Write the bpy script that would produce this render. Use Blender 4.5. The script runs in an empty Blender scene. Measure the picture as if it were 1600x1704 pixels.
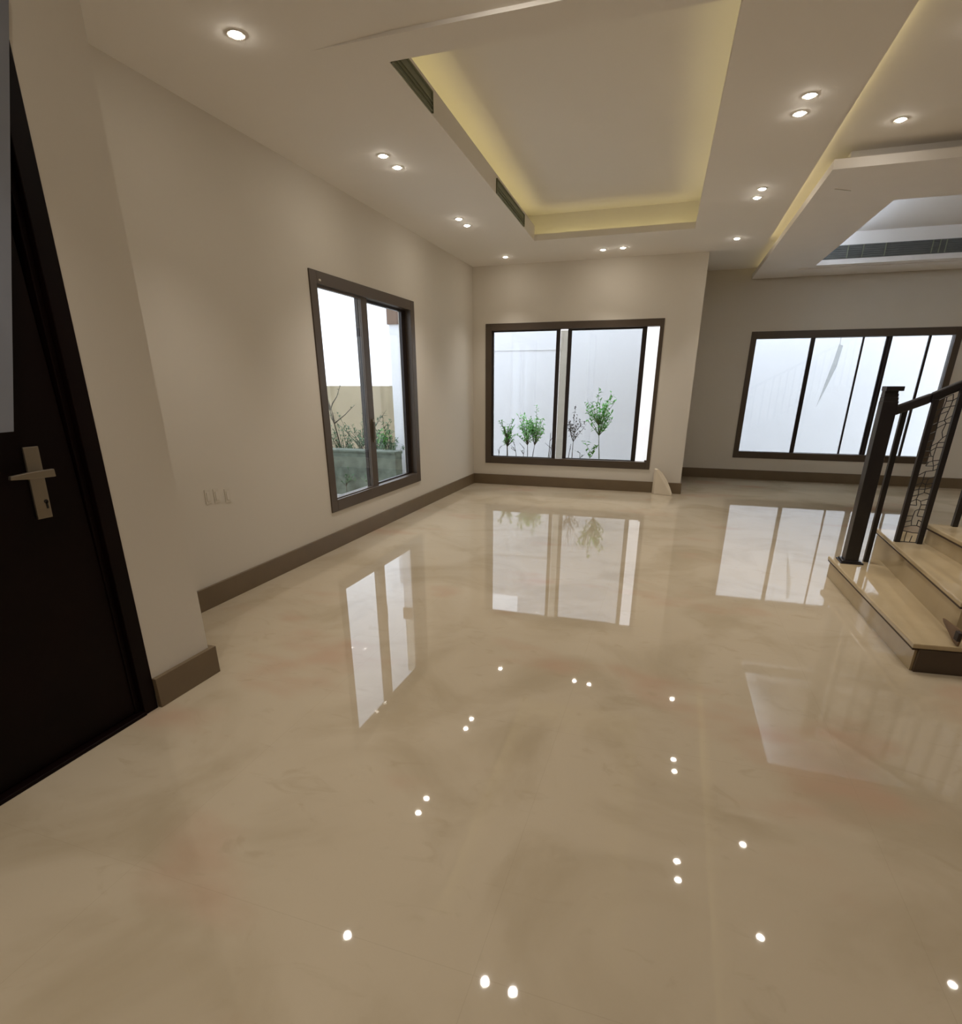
import bpy, bmesh, math, random
from mathutils import Vector, Matrix

# ------------------------------------------------------------------ camera, world, exposure
scene = bpy.context.scene
COL = scene.collection

CAM_H = 1.5
FPX, CX, CY = 921.437, 806.215, 997.215          # focal length and principal point in 1600x1704 pixels
yaw, pitch, roll = math.radians(-17.994), math.radians(-21.067), math.radians(0.044)
fwd = Vector((math.sin(yaw)*math.cos(pitch), math.cos(yaw)*math.cos(pitch), math.sin(pitch)))
rgt0 = Vector((math.cos(yaw), -math.sin(yaw), 0)); up0 = rgt0.cross(fwd)
rgt = rgt0*math.cos(roll) + up0*math.sin(roll); upv = -rgt0*math.sin(roll) + up0*math.cos(roll)
cam_data = bpy.data.cameras.new('camera'); cam = bpy.data.objects.new('camera', cam_data); COL.objects.link(cam)
m = Matrix((rgt, upv, -fwd)).transposed().to_4x4(); m.translation = Vector((0, 0, CAM_H)); cam.matrix_world = m
cam_data.sensor_fit = 'HORIZONTAL'; cam_data.sensor_width = 36.0
cam_data.lens = FPX/1600*36.0
cam_data.shift_x = (800-CX)/1600; cam_data.shift_y = (CY-852)/1600
cam_data.clip_start = 0.05; cam_data.clip_end = 200
scene.camera = cam

SKY_STRENGTH = 2.25
LAMP_STRENGTH = 80.0
SPOT_WATTS = 21.0
COVE_STRENGTH = 2.0
world = bpy.data.worlds.new('world'); scene.world = world; world.use_nodes = True
bg = world.node_tree.nodes['Background']
bg.inputs['Color'].default_value = (0.89, 0.93, 1.0, 1); bg.inputs['Strength'].default_value = SKY_STRENGTH

vs = scene.view_settings
vs.view_transform = 'Standard'; vs.look = 'None'; vs.exposure = 1.0; vs.gamma = 1.0; vs.use_curve_mapping = False

# ------------------------------------------------------------------ materials
def lin(r, g, b):
    f = lambda c: (c/255/12.92) if c/255 <= 0.04045 else ((c/255+0.055)/1.055)**2.4
    return (f(r), f(g), f(b), 1)

def new_mat(name):
    mt = bpy.data.materials.new(name); mt.use_nodes = True
    return mt, mt.node_tree, mt.node_tree.nodes['Principled BSDF']

def plain(name, rgb, rough=0.6, metal=0.0, spec=0.5, vary=0.05, scale=6.0, bump=0.0, coat=0.0):
    mt, nt, b = new_mat(name)
    b.inputs['Roughness'].default_value = rough; b.inputs['Metallic'].default_value = metal
    b.inputs['Specular IOR Level'].default_value = spec; b.inputs['Coat Weight'].default_value = coat
    tc = nt.nodes.new('ShaderNodeTexCoord'); n = nt.nodes.new('ShaderNodeTexNoise')
    n.inputs['Scale'].default_value = scale; n.inputs['Detail'].default_value = 4
    r = nt.nodes.new('ShaderNodeValToRGB'); c = lin(*rgb)
    r.color_ramp.elements[0].position = .3; r.color_ramp.elements[1].position = .7
    r.color_ramp.elements[0].color = tuple(v*(1-vary) for v in c[:3])+(1,)
    r.color_ramp.elements[1].color = tuple(min(1, v*(1+vary)) for v in c[:3])+(1,)
    nt.links.new(tc.outputs['Object'], n.inputs['Vector']); nt.links.new(n.outputs['Fac'], r.inputs['Fac'])
    nt.links.new(r.outputs['Color'], b.inputs['Base Color'])
    if bump:
        n2 = nt.nodes.new('ShaderNodeTexNoise'); n2.inputs['Scale'].default_value = scale*12
        bp = nt.nodes.new('ShaderNodeBump'); bp.inputs['Strength'].default_value = bump; bp.inputs['Distance'].default_value = .002
        nt.links.new(tc.outputs['Object'], n2.inputs['Vector']); nt.links.new(n2.outputs['Fac'], bp.inputs['Height'])
        nt.links.new(bp.outputs['Normal'], b.inputs['Normal'])
    return mt

def emitter(name, col, strength):
    mt = bpy.data.materials.new(name); mt.use_nodes = True; nt = mt.node_tree
    nt.nodes.clear(); e = nt.nodes.new('ShaderNodeEmission'); o = nt.nodes.new('ShaderNodeOutputMaterial')
    e.inputs['Color'].default_value = col; e.inputs['Strength'].default_value = strength
    nt.links.new(e.outputs[0], o.inputs['Surface']); return mt

def glass_mat(name, tint):
    mt = bpy.data.materials.new(name); mt.use_nodes = True; nt = mt.node_tree
    nt.nodes.clear(); o = nt.nodes.new('ShaderNodeOutputMaterial'); t = nt.nodes.new('ShaderNodeBsdfTransparent')
    g = nt.nodes.new('ShaderNodeBsdfGlossy'); mx = nt.nodes.new('ShaderNodeMixShader'); fr = nt.nodes.new('ShaderNodeMath')
    t.inputs['Color'].default_value = tint; g.inputs['Roughness'].default_value = 0.01; lw = nt.nodes.new('ShaderNodeLayerWeight'); lw.inputs['Blend'].default_value = .5
    pw = nt.nodes.new('ShaderNodeMath'); pw.operation = 'POWER'; pw.inputs[1].default_value = 4.0
    nt.links.new(lw.outputs['Facing'], pw.inputs[0])
    fr.operation = 'MULTIPLY_ADD'; fr.inputs[1].default_value = .55; fr.inputs[2].default_value = .035; nt.links.new(pw.outputs[0], fr.inputs[0])
    nt.links.new(fr.outputs[0], mx.inputs['Fac']); nt.links.new(t.outputs[0], mx.inputs[1]); nt.links.new(g.outputs[0], mx.inputs[2])
    nt.links.new(mx.outputs[0], o.inputs['Surface']); return mt

def marble(name, base, dark, warm, rough, ior=1.5, slabs=True):
    mt, nt, b = new_mat(name); L = nt.links.new; N = nt.nodes.new
    b.inputs['Roughness'].default_value = rough; b.inputs['IOR'].default_value = ior
    tc = N('ShaderNodeTexCoord')
    n1 = N('ShaderNodeTexNoise'); n1.inputs['Scale'].default_value = 1.5; n1.inputs['Detail'].default_value = 5; n1.inputs['Distortion'].default_value = .7
    n2 = N('ShaderNodeTexNoise'); n2.inputs['Scale'].default_value = .9; n2.inputs['Detail'].default_value = 3
    n3 = N('ShaderNodeTexNoise'); n3.inputs['Scale'].default_value = 5.0; n3.inputs['Detail'].default_value = 8; n3.inputs['Distortion'].default_value = 1.2
    mp = N('ShaderNodeMapping'); mp.inputs['Location'].default_value = (7.3, 2.1, 0); mp.inputs['Rotation'].default_value = (0, 0, .5); mp.inputs['Scale'].default_value = (1, 1.7, 1)
    L(tc.outputs['Object'], mp.inputs['Vector'])
    L(tc.outputs['Object'], n1.inputs['Vector']); L(mp.outputs[0], n2.inputs['Vector']); L(mp.outputs[0], n3.inputs['Vector'])
    def ramp(src, p0, p1):
        r = N('ShaderNodeMapRange'); r.inputs['From Min'].default_value = p0; r.inputs['From Max'].default_value = p1
        r.interpolation_type = 'SMOOTHSTEP'; L(src, r.inputs['Value']); return r.outputs[0]
    def mix(fac, a, c, k=1.0):
        m_ = N('ShaderNodeMix'); m_.data_type = 'RGBA'
        ml = N('ShaderNodeMath'); ml.operation = 'MULTIPLY'; ml.inputs[1].default_value = k; L(fac, ml.inputs[0]); L(ml.outputs[0], m_.inputs['Factor'])
        for s, i in ((a, 'A'), (c, 'B')):
            if isinstance(s, tuple): m_.inputs[i].default_value = s
            else: L(s, m_.inputs[i])
        return m_.outputs['Result']
    c = mix(ramp(n1.outputs['Fac'], .42, .72), base, dark, .75)
    c = mix(ramp(n2.outputs['Fac'], .56, .74), c, warm, .7)
    c = mix(ramp(n3.outputs['Fac'], .58, .75), c, dark, .35)
    if slabs:
        br = N('ShaderNodeTexBrick'); br.offset = 0.0; br.inputs['Scale'].default_value = 1.0
        br.inputs['Brick Width'].default_value = 1.2; br.inputs['Row Height'].default_value = 1.2; br.inputs['Mortar Size'].default_value = .0016
        br.inputs['Mortar Smooth'].default_value = .4
        mp2 = N('ShaderNodeMapping'); mp2.inputs['Location'].default_value = (.35, .22, 0); L(tc.outputs['Object'], mp2.inputs['Vector']); L(mp2.outputs[0], br.inputs['Vector'])
        c = mix(br.outputs['Fac'], c, tuple(v*.7 for v in dark[:3])+(1,), .14)
    L(c, b.inputs['Base Color']); return mt

M = {}
M['wall'] = plain('painted_wall', (214, 206, 192), .75, spec=.25, vary=.012, scale=1.2, bump=.05)
M['ceil'] = plain('painted_ceiling', (236, 231, 224), .8, spec=.2, vary=.01, scale=1.0)
M['coffer'] = plain('painted_coffer', (236, 231, 226), .7, spec=.25, vary=.01)
M['base'] = plain('brown_stone_skirting', (112, 95, 72), .35, vary=.06, scale=5)
M['frame'] = plain('brown_aluminium', (84, 72, 60), .38, metal=.25, vary=.04, scale=4)
M['frame_dark'] = plain('dark_aluminium', (44, 36, 33), .35, metal=.25, vary=.04, scale=4)
M['glass'] = glass_mat('tinted_glass', (.73, .755, .775, 1))
M['floor'] = marble('polished_marble', lin(190, 175, 150), lin(168, 152, 124), lin(184, 150, 124), .025, 1.55)
M['step'] = marble('polished_stair_marble', lin(186, 167, 133), lin(174, 154, 119), lin(178, 155, 120), .05, 1.5, slabs=False)
M['stepdark'] = plain('dark_stone_edge', (74, 60, 46), .35, vary=.08, scale=6)
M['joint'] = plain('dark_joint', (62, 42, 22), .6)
M['door'] = plain('dark_mahogany', (15, 4, 3), .45, spec=.12, vary=.3, scale=3)
M['steel'] = plain('brushed_steel', (142, 132, 116), .4, metal=.85, vary=.04)
M['black'] = plain('black_hole', (12, 9, 8), .7)
M['rail'] = plain('black_painted_steel', (30, 26, 28), .32, vary=.1, scale=5, coat=.15)
M['grille'] = plain('dark_grille', (92, 92, 86), .5, vary=.12, scale=9)
M['greengrille'] = plain('green_grille', (128, 132, 108), .5, vary=.06, scale=9)  # greyish green of the slot vents and grille dividers
M['greysheet'] = plain('grey_strip_surface', (128, 131, 140), .55, vary=.04)
M['plastic'] = plain('cream_plastic', (208, 199, 183), .5, vary=.02)
M['offcut'] = plain('cream_stone', (218, 204, 180), .45, vary=.05, scale=4)
M['offcut_edge'] = plain('pale_stone_edge', (228, 220, 206), .5, vary=.03, scale=6)
M['film'] = glass_mat('grey_film', (.80, .81, .80, 1))
M['wedge'] = plain('brown_wood', (112, 86, 58), .5, vary=.15, scale=8)
M['rubber'] = plain('dark_rubber', (40, 28, 22), .6)
M['ext_white'] = plain('white_render', (234, 234, 238), .9, spec=.1, vary=.01, scale=2)
M['ext_bright'] = plain('bright_white_render', (243, 244, 248), .9, spec=.1, vary=.01, scale=2)
M['ext_beige'] = plain('beige_render', (186, 172, 144), .9, spec=.1, vary=.08, scale=3, bump=.1)
M['ext_brown'] = plain('brown_fascia', (120, 98, 84), .8, vary=.1)
M['bounce_ground'] = plain('pale_bounce_ground', (205, 203, 198), .95, vary=.2, scale=5)  # ground made pale to bounce daylight up to the ceilings
M['planter'] = plain('mossy_concrete', (104, 112, 100), .9, vary=.35, scale=9)
M['leaf'] = plain('bright_leaf', (96, 170, 66), .6, vary=.35, scale=9)
M['leaf2'] = plain('young_leaf', (140, 205, 120), .6, vary=.25, scale=9)
M['leafdark'] = plain('dark_leaf', (72, 60, 58), .6, vary=.3, scale=9)
M['leafmid'] = plain('dusty_leaf', (84, 116, 78), .6, vary=.3, scale=9)
M['twig'] = plain('grey_twig', (74, 66, 54), .8, vary=.2, scale=9)
M['twiggreen'] = plain('green_stem', (92, 112, 56), .7, vary=.2, scale=9)
M['lamp'] = emitter('lamp_glow', (1.0, .93, .83, 1), LAMP_STRENGTH)
M['cove'] = emitter('cove_glow', (1.0, .86, .40, 1), COVE_STRENGTH)
M['ring'] = plain('white_trim_ring', (225, 220, 210), .4)

# ------------------------------------------------------------------ builders
def box(bm, x0, x1, y0, y1, z0, z1):
    c = Vector(((x0+x1)/2, (y0+y1)/2, (z0+z1)/2))
    r = bmesh.ops.create_cube(bm, size=1.0)
    for v in r['verts']:
        v.co = Vector((v.co.x*abs(x1-x0), v.co.y*abs(y1-y0), v.co.z*abs(z1-z0))) + c
    return r['verts']

def prism(bm, pts, z0, z1):
    """pts: plan outline; solid between two heights"""
    a = [bm.verts.new((x, y, z0)) for x, y in pts]; b = [bm.verts.new((x, y, z1)) for x, y in pts]
    n = len(pts); bm.faces.new(a[::-1]); bm.faces.new(b)
    for i in range(n): bm.faces.new((a[i], a[(i+1) % n], b[(i+1) % n], b[i]))

def prism_dir(bm, pts, d):
    """pts: 3-D polygon, extruded along vector d"""
    a = [bm.verts.new(p) for p in pts]; b = [bm.verts.new(Vector(p)+Vector(d)) for p in pts]
    n = len(pts); bm.faces.new(a[::-1]); bm.faces.new(b)
    for i in range(n): bm.faces.new((a[i], a[(i+1) % n], b[(i+1) % n], b[i]))

def quad_ring(bm, outer, inner, z0, z1):
    """outer and inner: four corners each in the same order"""
    for i in range(4):
        j = (i+1) % 4
        prism(bm, [outer[i], outer[j], inner[j], inner[i]], z0, z1)

def tube(bm, pts, radii, seg=8, cap=True):
    pts = [Vector(p) for p in pts]
    if not isinstance(radii, (list, tuple)): radii = [radii]*len(pts)
    rings = []
    for i, p in enumerate(pts):
        d = (pts[min(i+1, len(pts)-1)] - pts[max(i-1, 0)]).normalized()
        a = d.cross(Vector((0, 0, 1)) if abs(d.z) < .9 else Vector((1, 0, 0))).normalized(); b = d.cross(a)
        rings.append([bm.verts.new(p + (a*math.cos(2*math.pi*k/seg) + b*math.sin(2*math.pi*k/seg))*radii[i]) for k in range(seg)])
    for q, s in zip(rings, rings[1:]):
        for k in range(seg): bm.faces.new((q[k], q[(k+1) % seg], s[(k+1) % seg], s[k]))
    if cap: bm.faces.new(rings[0][::-1]); bm.faces.new(rings[-1])

def disc(bm, c, r0, r1, z0, z1, seg=32):
    """annulus (r0>0) or solid disc (r0=0) between two heights"""
    cx, cy = c
    def ring(r, z): return [bm.verts.new((cx+r*math.cos(2*math.pi*k/seg), cy+r*math.sin(2*math.pi*k/seg), z)) for k in range(seg)]
    o0, o1 = ring(r1, z0), ring(r1, z1)
    for k in range(seg): bm.faces.new((o0[k], o0[(k+1) % seg], o1[(k+1) % seg], o1[k]))
    if r0 > 0:
        i0, i1 = ring(r0, z0), ring(r0, z1)
        for k in range(seg):
            j = (k+1) % seg
            bm.faces.new((i0[j], i0[k], i1[k], i1[j])); bm.faces.new((o0[j], o0[k], i0[k], i0[j])); bm.faces.new((o1[k], o1[j], i1[j], i1[k]))
    else:
        bm.faces.new(o0[::-1]); bm.faces.new(o1)

def dome(bm, r, depth, seg=24, rows=5):
    prev = None
    for k in range(rows):
        a = k/rows*math.pi/2
        ring = [bm.verts.new((r*math.cos(a)*math.cos(2*math.pi*i/seg), r*math.cos(a)*math.sin(2*math.pi*i/seg), -depth*math.sin(a))) for i in range(seg)]
        if prev:
            for i in range(seg): bm.faces.new((prev[i], prev[(i+1) % seg], ring[(i+1) % seg], ring[i]))
        prev = ring
    t = bm.verts.new((0, 0, -depth))
    for i in range(seg): bm.faces.new((prev[i], prev[(i+1) % seg], t))

def obj(name, bm, mat, parent=None, bevel=0.0, smooth=False, loc=None):
    bmesh.ops.recalc_face_normals(bm, faces=bm.faces)
    me = bpy.data.meshes.new(name); bm.to_mesh(me); bm.free()
    me.materials.append(mat); o = bpy.data.objects.new(name, me); COL.objects.link(o)
    if smooth:
        for p in me.polygons: p.use_smooth = True
    if parent is not None: o.parent = parent; o.matrix_parent_inverse = Matrix.Translation(-parent.location)
    if loc: o.location = loc
    if bevel:
        bv = o.modifiers.new('bevel', 'BEVEL'); bv.width = bevel; bv.segments = 2; bv.limit_method = 'ANGLE'; bv.angle_limit = math.radians(40)
    return o

def B(*boxes):
    bm = bmesh.new()
    for b in boxes: box(bm, *b)
    return bm

def struct(name, bm, mat, bevel=0.0):
    o = obj(name, bm, mat, None, bevel); o['kind'] = 'structure'; return o

def thing(name, label, cat, loc=(0, 0, 0), group=None, kind=None):
    o = bpy.data.objects.new(name, None); COL.objects.link(o); o.location = loc; o.empty_display_size = .1
    if kind: o['kind'] = kind
    else: o['label'] = label; o['category'] = cat
    if group: o['group'] = group
    return o

def tag(o, label, cat, group=None):
    o['label'] = label; o['category'] = cat
    if group: o['group'] = group
    return o

# ------------------------------------------------------------------ measured plan of the rooms
XL, XP, YP = -3.04, -2.293, 2.14          # left wall, door wall, end of door wall
D, XE, D2 = 8.769, .198, 10.62            # back wall, its right end, back wall of the right-hand room
H, HU, HT = 3.121, 3.20, 3.42             # soffit, upper ceiling, tray top
XS = .82                                  # right edge of the soffit
XR, YF = 6.5, -2.6                        # right wall and wall behind the camera
TOP = 3.75
BBH = .158

LW = (4.576, 6.648, .352, 2.417)          # left window y0 y1 z0 z1
BW = (-2.835, -.267, .335, 2.365)         # back window x0 x1 z0 z1
RW = (1.030, 3.862, .355, 2.310)          # right window x0 x1 z0 z1

# ------------------------------------------------------------------ shell
struct('floor', B((XL-.2, XR+.2, YF-.2, D2+.2, -.12, 0)), M['floor'])
y0, y1, z0, z1 = LW
struct('wall_left', B((XL-.2, XL, YP-.3, y0, -.1, TOP), (XL-.2, XL, y1, D+.0, -.1, TOP),
                      (XL-.2, XL, y0, y1, -.1, z0), (XL-.2, XL, y0, y1, z1, TOP)), M['wall'])
x0, x1, z0, z1 = BW
struct('wall_back', B((-4.43, x0, D, D+.2, -.1, TOP), (x1, XE, D, D+.2, -.1, TOP),
                      (x0, x1, D, D+.2, -.1, z0), (x0, x1, D, D+.2, z1, TOP)), M['wall'])
struct('wall_return', B((XE-.2, XE, D+.2, D2, -.1, TOP)), M['wall'])
x0, x1, z0, z1 = RW
struct('wall_back_right', B((XE-.2, x0, D2, D2+.2, -.1, TOP), (x1, XR+.2, D2, D2+.2, -.1, TOP),
                      (x0, x1, D2, D2+.2, -.1, z0), (x0, x1, D2, D2+.2, z1, TOP)), M['wall'])
struct('wall_right', B((XR, XR+.2, YF-.2, D2, -.1, TOP)), M['wall'])
struct('wall_front', B((XL-.2, XR, YF-.2, YF, -.1, TOP)), M['wall'])
DY0, DY1, DZ = .62, 1.768, 2.80
bm = B((XP-.25, XP, YF, DY0, -.1, TOP), (XP-.25, XP, DY0, DY1+.06, DZ, TOP), (XL-.2, XP-.25, YP-.25, YP, -.1, TOP), (XL-.2, XP-.25, YF, YF+.1, -.1, TOP), (XP-.27, XP-.25, DY0-.1, DY1+.1, -.1, DZ+.1))
prism_dir(bm, [(XP, DY1, -.1), (XP, YP, -.1), (XP, YP, DZ), (XP, DY1+.056, DZ)], (-.25, 0, 0))
box(bm, XP-.25, XP, DY1+.06, YP, DZ, TOP)
struct('wall_door_side', bm, M['wall'])

# main ceiling: soffit with a tray recess and a shallow step near the camera
bm = bmesh.new()
xa, xb = XL-.2, XS
op = [(-1.665, 3.462), (.085, 3.462), (-.012, 7.53), (-1.825, 7.53)]        # tray opening
rc = [(-1.83, 3.462), (.235, 3.462), (.125, 7.70), (-1.98, 7.70)]            # recess above the ledges
SN, SX, SD = 3.243, -2.0, .018                                               # shallow step
box(bm, xa, SX, YF-.2, SN, H, TOP)
def shallow(x): return H + SD*max(0.0, min(1.0, (x-SX)/.45))
def sloped(bm, xa2, xb2):
    q = [(xa2, YF-.2, H), (xb2, YF-.2, H), (xb2, SN, shallow(xb2)), (xa2, SN, shallow(xa2))]
    a = [bm.verts.new(c) for c in q]; b = [bm.verts.new((c[0], c[1], TOP)) for c in q]
    bm.faces.new(a[::-1]); bm.faces.new(b)
    for i in range(4): bm.faces.new((a[i], a[(i+1) % 4], b[(i+1) % 4], b[i]))
sloped(bm, SX, SX+.45); sloped(bm, SX+.45, xb)
quad_ring(bm, [(xa, SN), (xb, SN), (xb, D), (xa, D)], op, H, H+.018)
quad_ring(bm, [(xa, SN), (xb, SN), (xb, D), (xa, D)], rc, H+.018, TOP)
prism(bm, rc, HT, TOP)
# rim around the opening (far and right), fascia on the left
prism(bm, [(-.012, 7.53), (-1.825, 7.53), (-1.825, 7.548), (.006, 7.548)], H+.018, H+.065)
prism(bm, [(.085, 3.462), (.105, 3.462), (.008, 7.548), (-.012, 7.53)], H+.018, H+.065)
prism(bm, [(-1.665, 3.462), (-1.825, 7.53), (-1.85, 7.53), (-1.69, 3.462)], H+.018, H+.15)
struct('ceiling', bm, M['ceil'])

# upper ceiling of the right-hand room with the coffer recess
bm = bmesh.new()
ci = [(1.66, 6.78), (4.25, 6.78), (4.25, 9.82), (1.63, 9.82)]
ci2 = [(1.46, 6.58), (4.41, 6.58), (4.41, 9.82), (1.43, 9.82)]  # widened above an unseen ledge that carries the added cool strips
quad_ring(bm, [(XS, YF-.2), (XR+.2, YF-.2), (XR+.2, D2+.2), (XS, D2+.2)], ci2, HU, TOP)
prism(bm, ci2, HT+.02, TOP)
box(bm, XS, XS+.026, YF, 8.6, H+.016, H+.024)  # unseen shelf added to keep the soffit strip out of floor reflections
box(bm, XE-.2, XS, D, D2+.2, HU, TOP)
struct('ceiling_right', bm, M['ceil'])
# hanging coffer frame: wide lower plate, narrower neck, stepped inner border
bm = bmesh.new()
co = [(.945, 5.72), (4.95, 5.72), (4.95, 10.60), (.905, 10.60)]
cg = [(1.455, 6.60), (4.42, 6.60), (4.42, 10.0), (1.435, 10.0)]
quad_ring(bm, co, cg, 3.05, 3.115)
quad_ring(bm, cg, ci, 3.062, 3.115)
quad_ring(bm, [(1.08, 5.88), (4.8, 5.88), (4.8, 10.60), (1.05, 10.60)], ci2, 3.115, HU)
struct('trim_1', bm, M['coffer'])

# baseboards
struct('baseboard_left', B((XL, XL+.02, YP, D, 0, BBH)), M['base'], .002)
struct('baseboard_back', B((XL+.02, XE+.02, D-.02, D, 0, BBH)), M['base'], .002)
struct('baseboard_return', B((XE, XE+.02, D, D2, 0, BBH)), M['base'], .002)
struct('baseboard_back_right', B((XE+.02, XR, D2-.02, D2, 0, BBH)), M['base'], .002)
struct('baseboard_door_side', B((XP, XP+.025, DY1+.004, YP+.03, 0, BBH), (XL+.02, XP, YP, YP+.03, 0, BBH)), M['base'], .002)

# ------------------------------------------------------------------ windows
def window(name, origin, ux, inward, w, z0, z1, fr, bars, panes, extra=None):
    """origin: plan point of the opening's left end; ux: plan direction; inward: plan normal into the room"""
    root = thing(name, None, None, (origin[0], origin[1], z0), kind='structure')
    ux = Vector((*ux, 0)); nn = Vector((*inward, 0)); O = Vector((origin[0], origin[1], 0))
    def slab(bm, s0, s1, t0, t1, d0, d1):
        vs_ = box(bm, 0, 1, 0, 1, 0, 1)
        for v in vs_:
            s = s0+(s1-s0)*v.co.x; d = d0+(d1-d0)*v.co.y; t = t0+(t1-t0)*v.co.z
            v.co = O + ux*s + nn*d + Vector((0, 0, t))
    return root, slab

def std_frame(root, slab, w, z0, z1, l, r, b, t, d0=-.12, d1=.012):
    bm = bmesh.new()
    slab(bm, 0, l, z0, z1, d0, d1); slab(bm, w-r, w, z0, z1, d0, d1)
    slab(bm, l, w-r, z0, z0+b, d0, d1); slab(bm, l, w-r, z1-t, z1, d0, d1)
    return obj('window_frame', bm, M['frame'], root, .003)

def sash(root, slab, s0, s1, t0, t1, d, stile_l, stile_r, rail, mat=None, handle=None, glass=True):
    bm = bmesh.new(); th = .018
    slab(bm, s0, s0+stile_l, t0, t1, d-th, d+th); slab(bm, s1-stile_r, s1, t0, t1, d-th, d+th)
    slab(bm, s0+stile_l, s1-stile_r, t0, t0+rail, d-th, d+th); slab(bm, s0+stile_l, s1-stile_r, t1-rail, t1, d-th, d+th)
    sa = obj('sash', bm, mat or M['frame_dark'], root, .002)
    if glass:
        bm = bmesh.new(); slab(bm, s0+stile_l, s1-stile_r, t0+rail, t1-rail, d-.003, d+.003)
        g = obj('glass_pane', bm, M['glass'], sa); 
    if handle:
        bm = bmesh.new(); slab(bm, handle[0]-.012, handle[0]+.012, handle[1], handle[2], d+th, d+th+.012)
        slab(bm, handle[0]-.007, handle[0]+.007, handle[1]+.03, handle[2]-.03, d+th+.012, d+th+.03)
        obj('sash_handle', bm, M['steel'], sa, .003)
    return sa

# left window (in the left wall, s runs towards the back)
y0, y1, z0, z1 = LW; w = y1-y0
wr, sl = window('window_1', (XL, y0), (0, 1), (1, 0), w, z0, z1, None, None, None)
std_frame(wr, sl, w, z0, z1, .105, .10, .11, .10)
sash(wr, sl, .085, 1.00, z0+.09, z1-.09, -.035, .025, .115, .03, M['frame'], handle=(.95, .93, 1.17))
sash(wr, sl, .90, w-.09, z0+.09, z1-.09, -.085, .16, .10, .035, M['frame_dark'])
bm = bmesh.new(); sl(bm, .135, .165, z1-.075, z1-.06, .012, .0135); obj('white_spot', bm, M['plastic'], wr)  # small white spot on the top of the frame

# back window
x0, x1, z0, z1 = BW; w = x1-x0
wr, sl = window('window_2', (x0, D), (1, 0), (0, -1), w, z0, z1, None, None, None)
std_frame(wr, sl, w, z0, z1, .095, .055, .105, .095)
sash(wr, sl, .075, 1.13, z0+.085, z1-.085, -.035, .045, .055, .03)
sash(wr, sl, 1.235, 2.345, z0+.085, z1-.085, -.085, .055, .065, .03)
bm = bmesh.new(); sl(bm, 1.13, 1.235, z0+.11, z1-.11, -.075, -.069); obj('glass_pane', bm, glass_mat('overlap_glass', (.55, .54, .50, 1)), wr)
bm = bmesh.new(); sl(bm, w-.085, w-.055, z0+.07, z0+.13, -.05, -.01); obj('sash_stop', bm, M['frame'], wr, .002)

# right window: two leaves on each half plus thin glazing bars
x0, x1, z0, z1 = RW; w = x1-x0
wr, sl = window('window_3', (x0, D2), (1, 0), (0, -1), w, z0, z1, None, None, None)
std_frame(wr, sl, w, z0, z1, .085, .085, .105, .105)
sash(wr, sl, .07, .93, z0+.09, z1-.09, -.035, .018, .062, .018)
sash(wr, sl, .90, 1.965, z0+.09, z1-.09, -.085, .030, .065, .018)
sash(wr, sl, 1.93, w-.07, z0+.09, z1-.09, -.035, .035, .018, .018)
bm = bmesh.new(); sl(bm, 1.587, 1.612, z0+.105, z1-.105, -.10, -.07); sl(bm, 2.43, 2.462, z0+.105, z1-.105, -.05, -.02)
obj('glazing_bar', bm, M['frame_dark'], wr)

# torn film hanging on the right window's glass
bm = bmesh.new()
prism_dir(bm, [(2.292, D2-.012, 2.098), (2.352, D2-.010, 2.088), (2.325, D2-.010, 1.79), (2.247, D2-.008, 1.50), (2.152, D2-.006, 1.18), (2.222, D2-.010, 1.62), (2.262, D2-.012, 1.86)], (0, .003, 0))
prism_dir(bm, [(2.296, D2-.012, 2.205), (2.304, D2-.012, 2.205), (2.312, D2-.012, 2.095), (2.300, D2-.012, 2.095)], (0, .003, 0))
f = obj('torn_film', bm, M['film']); tag(f, 'torn pointed strip of grey film hanging on the right-hand window', 'film')

# ------------------------------------------------------------------ door
dr = thing('door_1', None, None, (XP, DY1, 0), kind='structure')
bm = bmesh.new()
def lean(z): return DY1 + .02*z
for a, b, d0, d1 in ((0, -.075, -.10, .006), (-.075, -.10, -.10, -.02)):
    prism_dir(bm, [(XP+d0, lean(0)+b, 0), (XP+d0, lean(0)+a, 0), (XP+d0, lean(DZ)+a, DZ), (XP+d0, lean(DZ)+b, DZ)], (d1-d0, 0, 0))
box(bm, XP-.10, XP+.006, DY0, DY1, DZ-.08, DZ); box(bm, XP-.10, XP+.006, DY0, DY0+.07, 0, DZ)
obj('door_frame', bm, M['door'], dr, .004)
bm = B((XP-.10, XP+.012, DY0+.07, DY1-.07, 0, .018)); obj('threshold', bm, M['door'], dr, .003)
bm = B((XP-.075, XP-.028, DY0+.075, DY1-.085, .022, DZ-.085)); leaf = obj('door_leaf', bm, M['door'], dr, .003)
hx = XP-.028
def sk(y, z): return (hx, y, z)
bm = bmesh.new(); prism_dir(bm, [(hx, 1.485, 1.012), (hx, 1.542, 1.012), (hx, 1.560, 1.283), (hx, 1.503, 1.283)], (.010, 0, 0))
hp = obj('handle_plate', bm, M['steel'], leaf, .002)
bm = bmesh.new(); tube(bm, [(hx+.01, 1.545, 1.186), (hx+.05, 1.545, 1.186)], .011, 16)
prism_dir(bm, [(hx+.045, 1.562, 1.170), (hx+.045, 1.562, 1.200), (hx+.045, 1.47, 1.198), (hx+.045, 1.402, 1.192), (hx+.045, 1.398, 1.178), (hx+.045, 1.47, 1.172)], (.016, 0, 0))
obj('door_lever', bm, M['steel'], leaf, .003)
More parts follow.
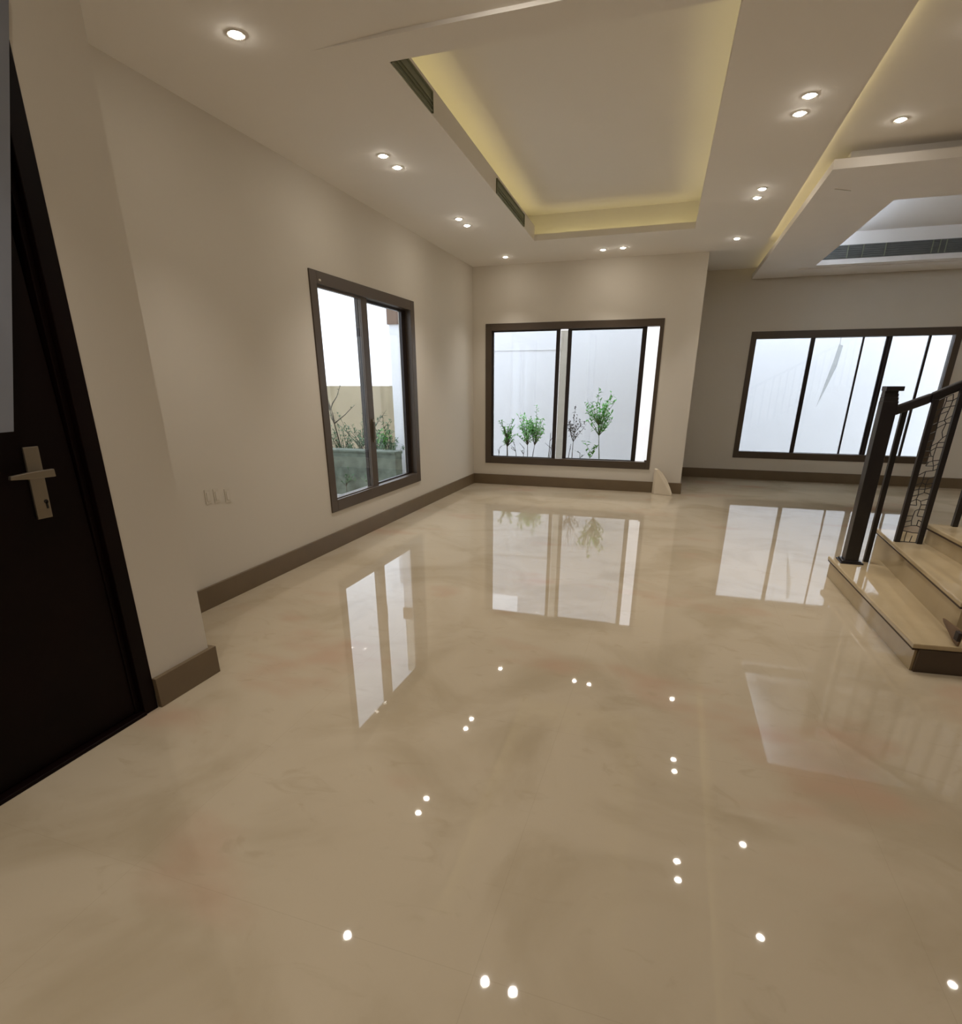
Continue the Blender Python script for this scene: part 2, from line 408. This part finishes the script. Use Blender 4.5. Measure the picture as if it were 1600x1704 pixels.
bm = bmesh.new(); tube(bm, [(hx+.009, 1.532, 1.075), (hx+.0115, 1.532, 1.075)], .008, 16); box(bm, hx+.009, hx+.0115, 1.5285, 1.5355, 1.048, 1.075)
obj('keyhole', bm, M['black'], leaf)

# unidentified grey strip, built as a thin sheet over the upper door
bm = bmesh.new()
prism_dir(bm, [(XP+.010, .95, 1.335), (XP+.010, 1.468, 1.344), (XP+.010, 1.60, 1.83), (XP+.010, 1.845, 2.715), (XP+.010, .95, 2.75)], (.004, 0, 0))
o = obj('grey_strip', bm, M['greysheet']); tag(o, 'unidentified grey strip with slanted edge, built as a sheet over the upper dark door', 'sheet')

# faint blank sockets low on the left wall
for i, (ya, za) in enumerate(((3.085, .775), (3.165, .768), (3.27, .752))):
    bm = B((XL, XL+.004, ya-.026, ya+.026, za-.05, za+.05))
    o = obj('wall_socket', bm, M['plastic'], None, .0015)
    tag(o, ('small blank socket plate on the left wall, nearest the dark door', 'small blank socket plate on the left wall, middle of the three', 'small blank socket plate on the left wall, nearest the window')[i], 'socket', 'blank socket plates on the left wall')
    bm = B((XL+.004, XL+.007, ya-.013, ya+.013, za-.03, za+.03)); obj('switch_key', bm, M['wall'], o, .001)

# ------------------------------------------------------------------ downlights
lamps = [
 (.556, 4.562, H, 'round recessed spotlight right of the tray, nearer one of the nearest pair'),
 (.545, 4.805, H, 'round recessed spotlight right of the tray, farther one of the nearest pair'),
 (.513, 6.312, H, 'round recessed spotlight right of the tray, nearer one of the second pair'),
 (.500, 6.560, H, 'round recessed spotlight right of the tray, farther one of the second pair'),
 (.467, 8.144, H, 'single recessed spotlight in the soffit corner above the end of the back wall'),
 (-.846, 8.206, H, 'recessed spotlight above the middle of the back window, right one of the pair'),
 (-1.097, 8.243, H, 'recessed spotlight above the middle of the back window, left one of the pair'),
 (-2.398, 8.275, H, 'single recessed spotlight in the back left corner of the ceiling'),
 (-2.357, 6.376, H, 'recessed spotlight above the left wall window, nearer one of the far pair'),
 (-2.360, 6.637, H, 'recessed spotlight above the left wall window, farther one of the far pair'),
 (-2.307, 4.615, H, 'recessed spotlight left of the tray, nearer one of the middle pair'),
 (-2.312, 4.862, H, 'recessed spotlight left of the tray, farther one of the middle pair'),
 (-2.269, 3.003, H, 'single large looking recessed spotlight at the upper left, nearest on the left side'),
 (1.243, 5.351, HU, 'single recessed spotlight in the upper ceiling in front of the hanging coffer'),
 (1.28, 4.21, HU, 'recessed spotlight in the upper right ceiling, seen only as a floor reflection'),
 (2.76, 4.24, HU, 'recessed spotlight above the staircase, seen only as a floor reflection at the right edge'),
 (-1.0, .60, H+.015, 'added unseen fill spotlight above the entrance, left one, outside the picture'),  # unseen lamps added for fill light, down to the mirrored pair
 (.45, .60, H+.015, 'added unseen fill spotlight above the entrance, right one, outside the picture'),
 (-1.0, -1.2, H, 'added unseen fill spotlight behind the camera, left one'),
 (.45, -1.2, H, 'added unseen fill spotlight behind the camera, right one'),
 (1.9, 1.4, HU, 'added unseen fill spotlight in the upper ceiling in front of the stairs, outside the picture'),
 (4.2, 1.4, HU, 'added unseen fill spotlight in the upper ceiling right of the stairs, outside the picture'),
 (2.4, -1.0, HU, 'added unseen fill spotlight in the upper ceiling behind the camera at the right'),
 (5.6, 5.4, HU, 'added unseen fill spotlight in the upper ceiling right of the coffer, nearest one, outside the picture'),
 (5.4, 10.1, HU, 'added unseen fill spotlight right of the far end of the coffer, outside the picture'),
 (5.6, 7.2, HU, 'added unseen fill spotlight right of the hanging coffer, nearer one, outside the picture'),
 (5.6, 9.4, HU, 'added unseen fill spotlight right of the hanging coffer, farther one, outside the picture'),
 (-1.75, -.3, H, 'added unseen fill spotlight by the door wall, farther behind the camera'),
 (-1.75, 1.2, H, 'added unseen fill spotlight in front of the dark door, outside the picture'),
 (1.9, 2.6, HU, 'added unseen fill spotlight in the upper ceiling beside the stair foot, outside the picture'),
 (-.969, 3.00, H+SD, 'left recessed spotlight of the pair mirrored at the bottom centre of the floor'),
 (-.728, 2.99, H+SD, 'right recessed spotlight of the pair mirrored at the bottom centre of the floor'),
]
proto = None
for x, y, z, lab in lamps:
    if proto is None:
        r = thing('recessed_spotlight', lab, 'ceiling light', (0, 0, 0), 'recessed spotlights in the ceiling')
        bm = bmesh.new(); disc(bm, (0, 0), .030, .042, -.004, 0); ring_ = obj('trim_ring', bm, M['ring'], r, 0)
        bm = bmesh.new(); dome(bm, .030, .013); lens = obj('lamp_lens', bm, M['lamp'], r)
        sd = bpy.data.lights.new('lamp_beam', 'SPOT'); sd.energy = SPOT_WATTS; sd.color = (1.0, .94, .885); sd.spot_size = math.radians(86); sd.spot_blend = 1.0; sd.shadow_soft_size = .03
        beam = bpy.data.objects.new('lamp_beam', sd); COL.objects.link(beam); beam.location = (0, 0, -.02); beam.parent = r
        proto = (r, [ring_, lens, beam]); r.location = (x, y, z)
    else:
        r = proto[0].copy(); COL.objects.link(r); r.location = (x, y, z); r['label'] = lab
        for ch in proto[1]:
            c = ch.copy(); COL.objects.link(c); c.parent = r

# cove light strips lying on the ledges of the tray and above the coffer frame
def strip(pts, z, label, h_=.010, w_=.014, mat=None):
    (xa_, ya_), (xb_, yb_) = pts
    d = Vector((xb_-xa_, yb_-ya_)); n = Vector((-d.y, d.x)).normalized()*w_/2
    bm = bmesh.new(); prism(bm, [(xa_-n.x, ya_-n.y), (xb_-n.x, yb_-n.y), (xb_+n.x, yb_+n.y), (xa_+n.x, ya_+n.y)], z, z+h_)
    o = obj('light_strip', bm, mat or M['cove']); tag(o, label, 'light strip', 'yellow light strips hidden in the ceiling coves')
strip([(.150, 3.50), (.058, 7.50)], H+.018, 'yellow light strip hidden on the right ledge of the ceiling tray')
strip([(-.02, 7.60), (-1.82, 7.60)], H+.018, 'yellow light strip hidden on the far ledge of the ceiling tray')
strip([(-1.745, 3.50), (-1.905, 7.48)], H+.095, 'yellow light strip hidden behind the left fascia of the ceiling tray')
strip([(1.055, 6.1), (1.03, 10.5)], 3.117, 'yellow light strip hidden above the left side of the hanging coffer', mat=emitter('cove_glow_dim', (1, .84, .42, 1), 1.0))

strip([(XS+.008, 0.0), (XS+.008, 8.6)], H+.026, 'faint yellow light strip hidden along the right edge of the soffit', h_=.006, w_=.008, mat=emitter('cove_glow_faint', (1, .84, .42, 1), 2.2))
cool = emitter('cool_fill_glow', (.64, .78, 1, 1), 11.0)  # added fill strips that tint the recess ceiling pale blue
strip([(1.75, 6.67), (4.15, 6.67)], 3.117, 'added cool white fill strip hidden on the near ledge of the coffer recess', w_=.06, mat=cool)
strip([(1.545, 6.8), (1.525, 9.7)], 3.117, 'added cool white fill strip hidden on the left ledge of the coffer recess', w_=.06, mat=cool)
# ------------------------------------------------------------------ air vents
def side_vent(ya, yb, label):
    fx = lambda y: -1.665 + (y-3.462)*(-.160/4.068)
    v = thing('air_vent', label, 'air vent', (fx(ya), ya, H+.02), 'dark slot vents in the left side of the ceiling tray')
    def seg(bm, s0, s1, z0_, z1_, d0, d1):
        prism_dir(bm, [(fx(s0)+d0, s0, z0_), (fx(s1)+d0, s1, z0_), (fx(s1)+d0, s1, z1_), (fx(s0)+d0, s0, z1_)], (d1-d0, 0, 0))
    bm = bmesh.new(); seg(bm, ya, yb, H+.004, H+.108, 0, .004); obj('vent_backing', bm, M['greengrille'], v)
    bm = bmesh.new()
    for k in range(3): seg(bm, ya+.01, yb-.01, H+.012+k*.024, H+.017+k*.024, .004, .012)
    obj('vent_slats', bm, M['greengrille'], v)
    bm = bmesh.new(); seg(bm, ya, yb, H+.108, H+.116, 0, .014); seg(bm, ya, ya+.008, H+.004, H+.108, 0, .014); seg(bm, yb-.008, yb, H+.004, H+.108, 0, .014); obj('vent_frame', bm, M['greengrille'], v)
side_vent(3.48, 4.10, 'short dark slot vent in the near left edge of the ceiling tray')
side_vent(5.72, 6.90, 'dark slot vent in the far left edge of the ceiling tray')
v = thing('air_vent', 'long dark grille across the far side of the hanging coffer recess', 'air vent', (2.9, 9.82, 3.12))
obj('vent_backing', B((1.68, 4.2, 9.812, 9.82, 3.125, 3.285)), M['grille'], v)
bm = bmesh.new()
for k in range(6): box(bm, 1.69, 4.19, 9.800, 9.812, 3.138+k*.025, 3.143+k*.025)
obj('vent_slats', bm, M['grille'], v)
for xx in (1.98, 2.16, 2.42, 2.95, 3.03, 3.10, 3.6): obj('vent_divider', B((xx, xx+.012, 9.794, 9.800, 3.13, 3.28)), M['greengrille'], v)
# thin pale strip on the near left corner of the coffer frame
bm = bmesh.new(); prism_dir(bm, [(1.07, 6.24, 3.05), (1.21, 6.33, 3.05), (1.213, 6.315, 3.05), (1.073, 6.225, 3.05)], (0, 0, -.004))
o = obj('pale_strip', bm, M['ring']); tag(o, 'tiny pale strip under the near left corner of the coffer frame', 'strip')

# ------------------------------------------------------------------ staircase
st = thing('staircase', 'glossy cream marble stair steps with dark side skirting at the right edge', 'staircase', (1.5, 4.3, 0))
treads = [  # far nosing, near nosing, height
 ((1.362, 5.150), (1.402, 3.372), .170),
 ((1.728, 5.385), (1.632, 3.540), .380),
 ((1.915, 4.985), (1.955, 3.540), .525),
 ((2.215, 4.985), (2.255, 3.540), .690)]
for k in range(1, 6): treads.append(((2.215+.3*k, 4.985), (2.255+.3*k, 3.54), .69+.165*k))
NT = len(treads)
for i, (fa, ne, z) in enumerate(treads):
    last = i == NT-1
    if last: nf, nn2 = (XR-.05, 4.985), (XR-.05, 3.54)
    else: nf, nn2 = (treads[i+1][0][0]+.05, max(treads[i+1][0][1], 4.985) if i else 5.15), (treads[i+1][1][0]+.05, treads[i+1][1][1])
    if i == 0: nf = (1.80, 5.15); nn2 = (1.74, 3.40)
    if i == 1: nf = (2.02, 5.30)
    t = .030
    bm = bmesh.new(); prism(bm, [fa, ne, nn2, nf], z-t, z); tr = obj('tread', bm, M['step'], st, .007)
    # riser block below the tread, set back from the nosing
    zb = 0.0
    bm = bmesh.new(); prism(bm, [(fa[0]+.018, fa[1]-.02), (ne[0]+.022, ne[1]+.02), (nn2[0], nn2[1]+.02), (nf[0], nf[1]-.02)], zb, z-t-.005)
    obj('riser', bm, M['step'], st)
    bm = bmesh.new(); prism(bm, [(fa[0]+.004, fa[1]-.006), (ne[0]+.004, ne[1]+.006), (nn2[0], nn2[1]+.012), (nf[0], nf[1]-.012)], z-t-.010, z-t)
    obj('nosing_joint', bm, M['joint'], st)  # dark brown joint under each nosing
    if i == 0:
        bm = bmesh.new(); prism(bm, [(ne[0]+.035, ne[1]+.022), (nn2[0]+.3, nn2[1]+.045), (nn2[0]+.3, nn2[1]+.02), (ne[0]+.035, ne[1]+.0)], 0, z-t-.002)
        obj('side_skirting', bm, M['stepdark'], st, .002)

# railing along the far side
rl = thing('stair_railing', 'black steel railing with square newel post on the far side of the stairs', 'railing', (1.5, 5.05, .17))
bm = bmesh.new()
nx0, nx1, ny0, ny1 = 1.435, 1.533, 4.965, 5.065
box(bm, nx0, nx1, ny0, ny1, .17, 1.40)
for zz, g in ((1.40, .006), (1.425, .002), (1.445, -.002)): box(bm, nx0, nx1+g-.01, ny0-g+.01, ny1+g-.01, zz, zz+.025)
box(bm, nx0, nx1+.014, ny0-.006, ny1+.006, 1.468, 1.500)
obj('newel_post', bm, M['rail'], rl, .004)
bm = bmesh.new()
for g, za, zb_ in ((.032, .170, .180), (.018, .180, .192)): box(bm, nx0-g, nx1+g, ny0-g, ny1+g, za, zb_)
obj('post_base', bm, M['rail'], rl, .004)
# handrail
def rz(x): return 1.335 + (x-1.56)*.545
RY = 4.955
bm = bmesh.new()
x_end = 4.3
p = [(1.525, 5.01, rz(1.55)), (1.72, 4.97, rz(1.72)), (2.1, RY, rz(2.1)), (x_end, RY, rz(x_end))]
for (a, b) in zip(p, p[1:]):
    a = Vector(a); b = Vector(b); hw, hh = .026, .034
    q = [bm.verts.new(c) for c in (a+Vector((0, -hw, -hh)), a+Vector((0, hw, -hh)), a+Vector((0, hw, hh)), a+Vector((0, -hw, hh)), b+Vector((0, -hw, -hh)), b+Vector((0, hw, -hh)), b+Vector((0, hw, hh)), b+Vector((0, -hw, hh)))]
    for f_ in ((3, 2, 1, 0), (4, 5, 6, 7), (0, 1, 5, 4), (1, 2, 6, 5), (2, 3, 7, 6), (3, 0, 4, 7)): bm.faces.new([q[k] for k in f_])
obj('handrail', bm, M['rail'], rl, .010)
def tread_top(x):
    z = .17
    for fa, ne, zz in treads[1:]:
        if x > fa[0]: z = zz
    return z
bal = [(1.611, 5.06, .17), (1.742, 4.935, .38), (1.880, 4.915, .38), (2.075, 4.93, .525)]
xx = 2.225
while xx < 4.1: bal.append((xx+.03, 4.94, tread_top(xx+.03))); xx += .15
for x, y, z in bal:
    s = .0175
    bm = B((x-s, x+s, y-s, y+s, z, rz(x)-.02)); obj('baluster', bm, M['rail'], rl, .002)
# brick-like artefact pattern, built as wires between the second and third balusters
random.seed(4)
bm = bmesh.new()
xa_, xb_, zb_ = 1.757, 1.868, .385
rows = 26; grid = {}
for j in range(rows+1):
    for i in range(4):
        f_ = i/3
        x = xa_+(xb_-xa_)*f_ + (random.uniform(-.012, .012) if 0 < i < 3 else 0)
        zt = rz(x)-.035; z = zb_+(zt-zb_)*j/rows + (random.uniform(-.012, .012) if 0 < j < rows else 0)
        grid[i, j] = (x, 4.925, z)
for j in range(rows+1):
    for i in range(4):
        if i < 3 and random.random() < .86: tube(bm, [grid[i, j], grid[i+1, j]], .0030, 5)
        if j < rows and 0 < i < 3 and random.random() < .85: tube(bm, [grid[i, j], grid[i, j+1]], .0030, 5)
obj('artefact_lattice', bm, M['rail'], rl)

# small wooden wedge on the first tread
bm = bmesh.new()
a = [bm.verts.new(c) for c in ((1.634, 3.665, .236), (1.630, 3.640, .222), (1.626, 3.46, .172), (1.620, 3.40, .172), (1.628, 3.40, .258))]
b = [bm.verts.new((v.co.x-.010, v.co.y, v.co.z)) for v in a]
bm.faces.new(a); bm.faces.new(b[::-1])
for k in range(5): bm.faces.new((a[(k+1) % 5], a[k], b[k], b[(k+1) % 5]))
w_ = obj('wooden_offcut', bm, M['wedge'], None, .002); tag(w_, 'small brown wooden offcut with dark end leaning on the second stair riser', 'offcut')
bm = bmesh.new(); box(bm, 1.600, 1.618, 3.395, 3.44, .20, .25); obj('rubber_end', bm, M['rubber'], w_, .003)

# ------------------------------------------------------------------ fin-shaped stone offcut at the end of the back wall
bm = bmesh.new()
prof = [(0, 0), (.255, .0), (.262, .030), (.225, .115), (.165, .225), (.095, .315), (.03, .365), (.004, .355)]
y_ = 8.66
a = [bm.verts.new((-.165+px, y_-.02-.09*(1-pz/.37)*(px/.262), pz)) for px, pz in prof]
b = [bm.verts.new((-.165-.032+px*.9, y_+.07, pz)) for px, pz in prof]
n = len(prof); bm.faces.new(a); bm.faces.new(b[::-1])
for i in range(n): bm.faces.new((a[(i+1) % n], a[i], b[i], b[(i+1) % n]))
o = obj('stone_offcut', bm, M['offcut'], None, .006); tag(o, 'cream fin-shaped stone offcut leaning at the right end of the back wall', 'offcut')

# ------------------------------------------------------------------ courtyard outside
struct('ground', B((-9.5, 9, -3, 16, -.30, -.13)), M['bounce_ground'])
struct('wall_courtyard_back', B((-6.1, -3.05, 11.9, 12.1, -.13, 3.15), (-3.05, .1, 11.9, 12.1, -.13, 3.75), (-6.1, -2.25, 11.885, 11.9, 2.17, 3.1), (.1, .3, 11.9, 13.8, -.13, 3.1)), M['ext_white'])
struct('wall_courtyard_far', B((.3, 9, 13.6, 13.8, -.13, 3.2)), M['ext_bright'])
struct('wall_courtyard_left', B((-6.1, -5.9, 0, 11.9, -.13, 1.50)), M['ext_beige'])
struct('wall_courtyard_corner', B((-4.43, XL-.2, D-.02, D-.0, -.13, 2.55)), M['ext_white'])
struct('trim_2', B((-4.45, XL-.2, D-.05, D-.02, 2.40, 2.62)), M['ext_brown'])

def twig(bm, base, d, length, r, seg=5, droop=0.0, wob=.15, rnd=random):
    pts = [Vector(base)]; d = Vector(d).normalized()
    for k in range(seg):
        d = (d + Vector((rnd.uniform(-wob, wob), rnd.uniform(-wob, wob), rnd.uniform(-wob*.5, wob*.5)-droop))).normalized()
        pts.append(pts[-1] + d*length/seg)
    tube(bm, pts, [r*(1-.75*k/seg) for k in range(seg+1)], 5)
    return pts
def leaf_(bm, p, d, L, W):
    d = d.normalized(); s = d.cross(Vector((0, 0, 1)));
    if s.length < .1: s = Vector((1, 0, 0))
    s = s.normalized(); n_ = s.cross(d).normalized()
    p0 = bm.verts.new(p); p1 = bm.verts.new(p+d*L*.45+s*W+n_*W*.35); p2 = bm.verts.new(p+d*L); p3 = bm.verts.new(p+d*L*.45-s*W+n_*W*.35); pm = bm.verts.new(p+d*L*.5)
    bm.faces.new((p0, p1, pm)); bm.faces.new((p1, p2, pm)); bm.faces.new((p2, p3, pm)); bm.faces.new((p3, p0, pm))

def plant(name, label, cat, x, y, zt, crown, spread, nbr, nleaf, leafL, leafM, stemM, seed, group, z0=-.13, trunk=.010, stems=1):
    R = random.Random(seed); r = thing(name, label, cat, (x, y, z0), group)
    bs = bmesh.new(); bl = bmesh.new(); hgt = zt-z0
    for s in range(stems):
        ox = (s-(stems-1)/2)*.05
        tr = twig(bs, (x+ox, y, z0), (R.uniform(-.1, .1)+ox, 0, 1), hgt*crown, trunk, 6, wob=.05, rnd=R)
        for k in range(nbr):
            base = tr[-1] if k % 2 else tr[-2]
            ang = R.uniform(0, 2*math.pi); d = Vector((math.cos(ang)*spread, math.sin(ang)*spread, R.uniform(.35, 1)*(hgt*(1-crown))))
            L = d.length*R.uniform(.55, 1.0)
            pts = twig(bs, base, d, L, trunk*.45, 4, wob=.22, rnd=R)
            for q in range(nleaf):
                i = R.randint(1, 3); t = R.random(); p = pts[i].lerp(pts[i+1], t)
                dd = Vector((R.uniform(-1, 1), R.uniform(-1, 1), R.uniform(-.4, .9)))
                leaf_(bl, p, dd, leafL*R.uniform(.6, 1.2), leafL*.22)
    obj('stem', bs, stemM, r, smooth=True)
    if nleaf: obj('foliage', bl, leafM, r)
    else: bl.free()
    return r
G1 = 'shrubs outside the back window'; PY = 10.0
plant('shrub', 'small bushy green shrub at the far left of the back window', 'shrub', -2.81, PY, 1.05, .62, .12, 16, 14, .07, M['leaf'], M['twig'], 1, G1, trunk=.026, stems=1)
plant('shrub', 'wide pale green shrub in the left pane of the back window', 'shrub', -2.40, PY, 1.27, .55, .24, 22, 16, .07, M['leaf2'], M['twig'], 12, G1, trunk=.013, stems=2)
plant('shrub', 'dark leafed shrub beside the middle bar of the back window', 'shrub', -1.62, PY, 1.20, .66, .24, 13, 12, .06, M['leafdark'], M['twig'], 3, G1, trunk=.012)
plant('shrub', 'tallest shrub, bright green and airy, in the right pane of the back window', 'shrub', -1.14, PY, 1.56, .60, .26, 26, 16, .08, M['leaf2'], M['twiggreen'], 8, G1, trunk=.014)
plant('shrub', 'short drooping broad-leafed plant below the tallest shrub', 'shrub', -1.36, PY, .60, .75, .18, 6, 4, .11, M['leaf'], M['twiggreen'], 5, G1, trunk=.010)
G2 = 'bare twigs outside the back window'
for i, (x, zt, lab) in enumerate(((-3.03, .58, 'short bare twig in the lower left corner of the back window'), (-2.62, .66, 'forked bare twig between the two left shrubs'), (-2.52, .60, 'low bare twig just left of the wide pale shrub'), (-2.12, .95, 'long straight leaning twig left of the middle bar'), (-2.05, .78, 'shorter straight twig beside the long leaning one'), (-1.74, .72, 'twig seen through the overlapped glass of the middle bar'), (-1.47, .55, 'low dark twig right of the dark shrub'))):
    plant('dry_twig', lab, 'twig', x, PY+.1*math.sin(i*3), zt, .8, .12, 3 if zt < .7 else 1, 2 if zt < .7 else 0, .04, M['leafmid'], M['twig'], 20+i, G2, trunk=.013)
# left courtyard planting
ps = B((-5.85, -3.965, 7.80, 8.02, -.13, .548), (-5.87, -3.96, 7.78, 8.04, .535, .566))
o = obj('planter_wall', ps, M['planter'], None, .006); tag(o, 'low mossy dark green planter wall outside the left window', 'planter')
G3 = 'shrubs outside the left window'
plant('shrub', 'tall bare sapling with a long side branch at the left of the left window', 'shrub', -5.2, 8.47, 1.80, .66, .42, 6, 5, .05, M['leafmid'], M['twig'], 31, G3, trunk=.022)
plant('shrub', 'leaning grey green shrub behind the left pane of the left window', 'shrub', -5.0, 8.75, 1.32, .45, .5, 20, 22, .06, M['leafmid'], M['twig'], 32, G3, trunk=.016)
plant('shrub', 'dense green shrub in the right pane of the left window', 'shrub', -4.75, 8.65, 1.20, .4, .22, 14, 20, .08, M['leaf'], M['twig'], 33, G3, trunk=.016)
plant('shrub', 'narrow dark green shrub against the white corner outside the left window', 'shrub', -4.62, 8.95, 1.12, .3, .14, 12, 18, .08, M['leafmid'], M['twig'], 34, G3, trunk=.018)
for i, (x, y, zt, lab) in enumerate(((-5.25, 8.35, .98, 'low hedge shrub at the left end behind the mossy planter wall'), (-4.95, 8.40, .90, 'low hedge shrub second from the left behind the mossy planter wall'), (-4.62, 8.32, .95, 'low hedge shrub third from the left behind the mossy planter wall'), (-4.30, 8.36, .86, 'low hedge shrub at the right end behind the mossy planter wall'))):
    plant('hedge_shrub', lab, 'shrub', x, y, zt+.12, .42, .26, 20, 20, .055, M['leafmid'], M['twig'], 40+i, 'low hedge outside the left window', trunk=.012)
for i, (x, zt, lab) in enumerate(((-5.15, .30, 'small grey green weed left in front of the mossy planter wall'), (-4.75, .36, 'small grey green weed in the middle in front of the mossy planter wall'), (-4.3, .34, 'small grey green weed right in front of the mossy planter wall'))):
    plant('weed', lab, 'plant', x, 7.62, zt, .4, .16, 9, 8, .05, M['leafmid'], M['twig'], 60+i, 'weeds in front of the planter wall', trunk=.008)
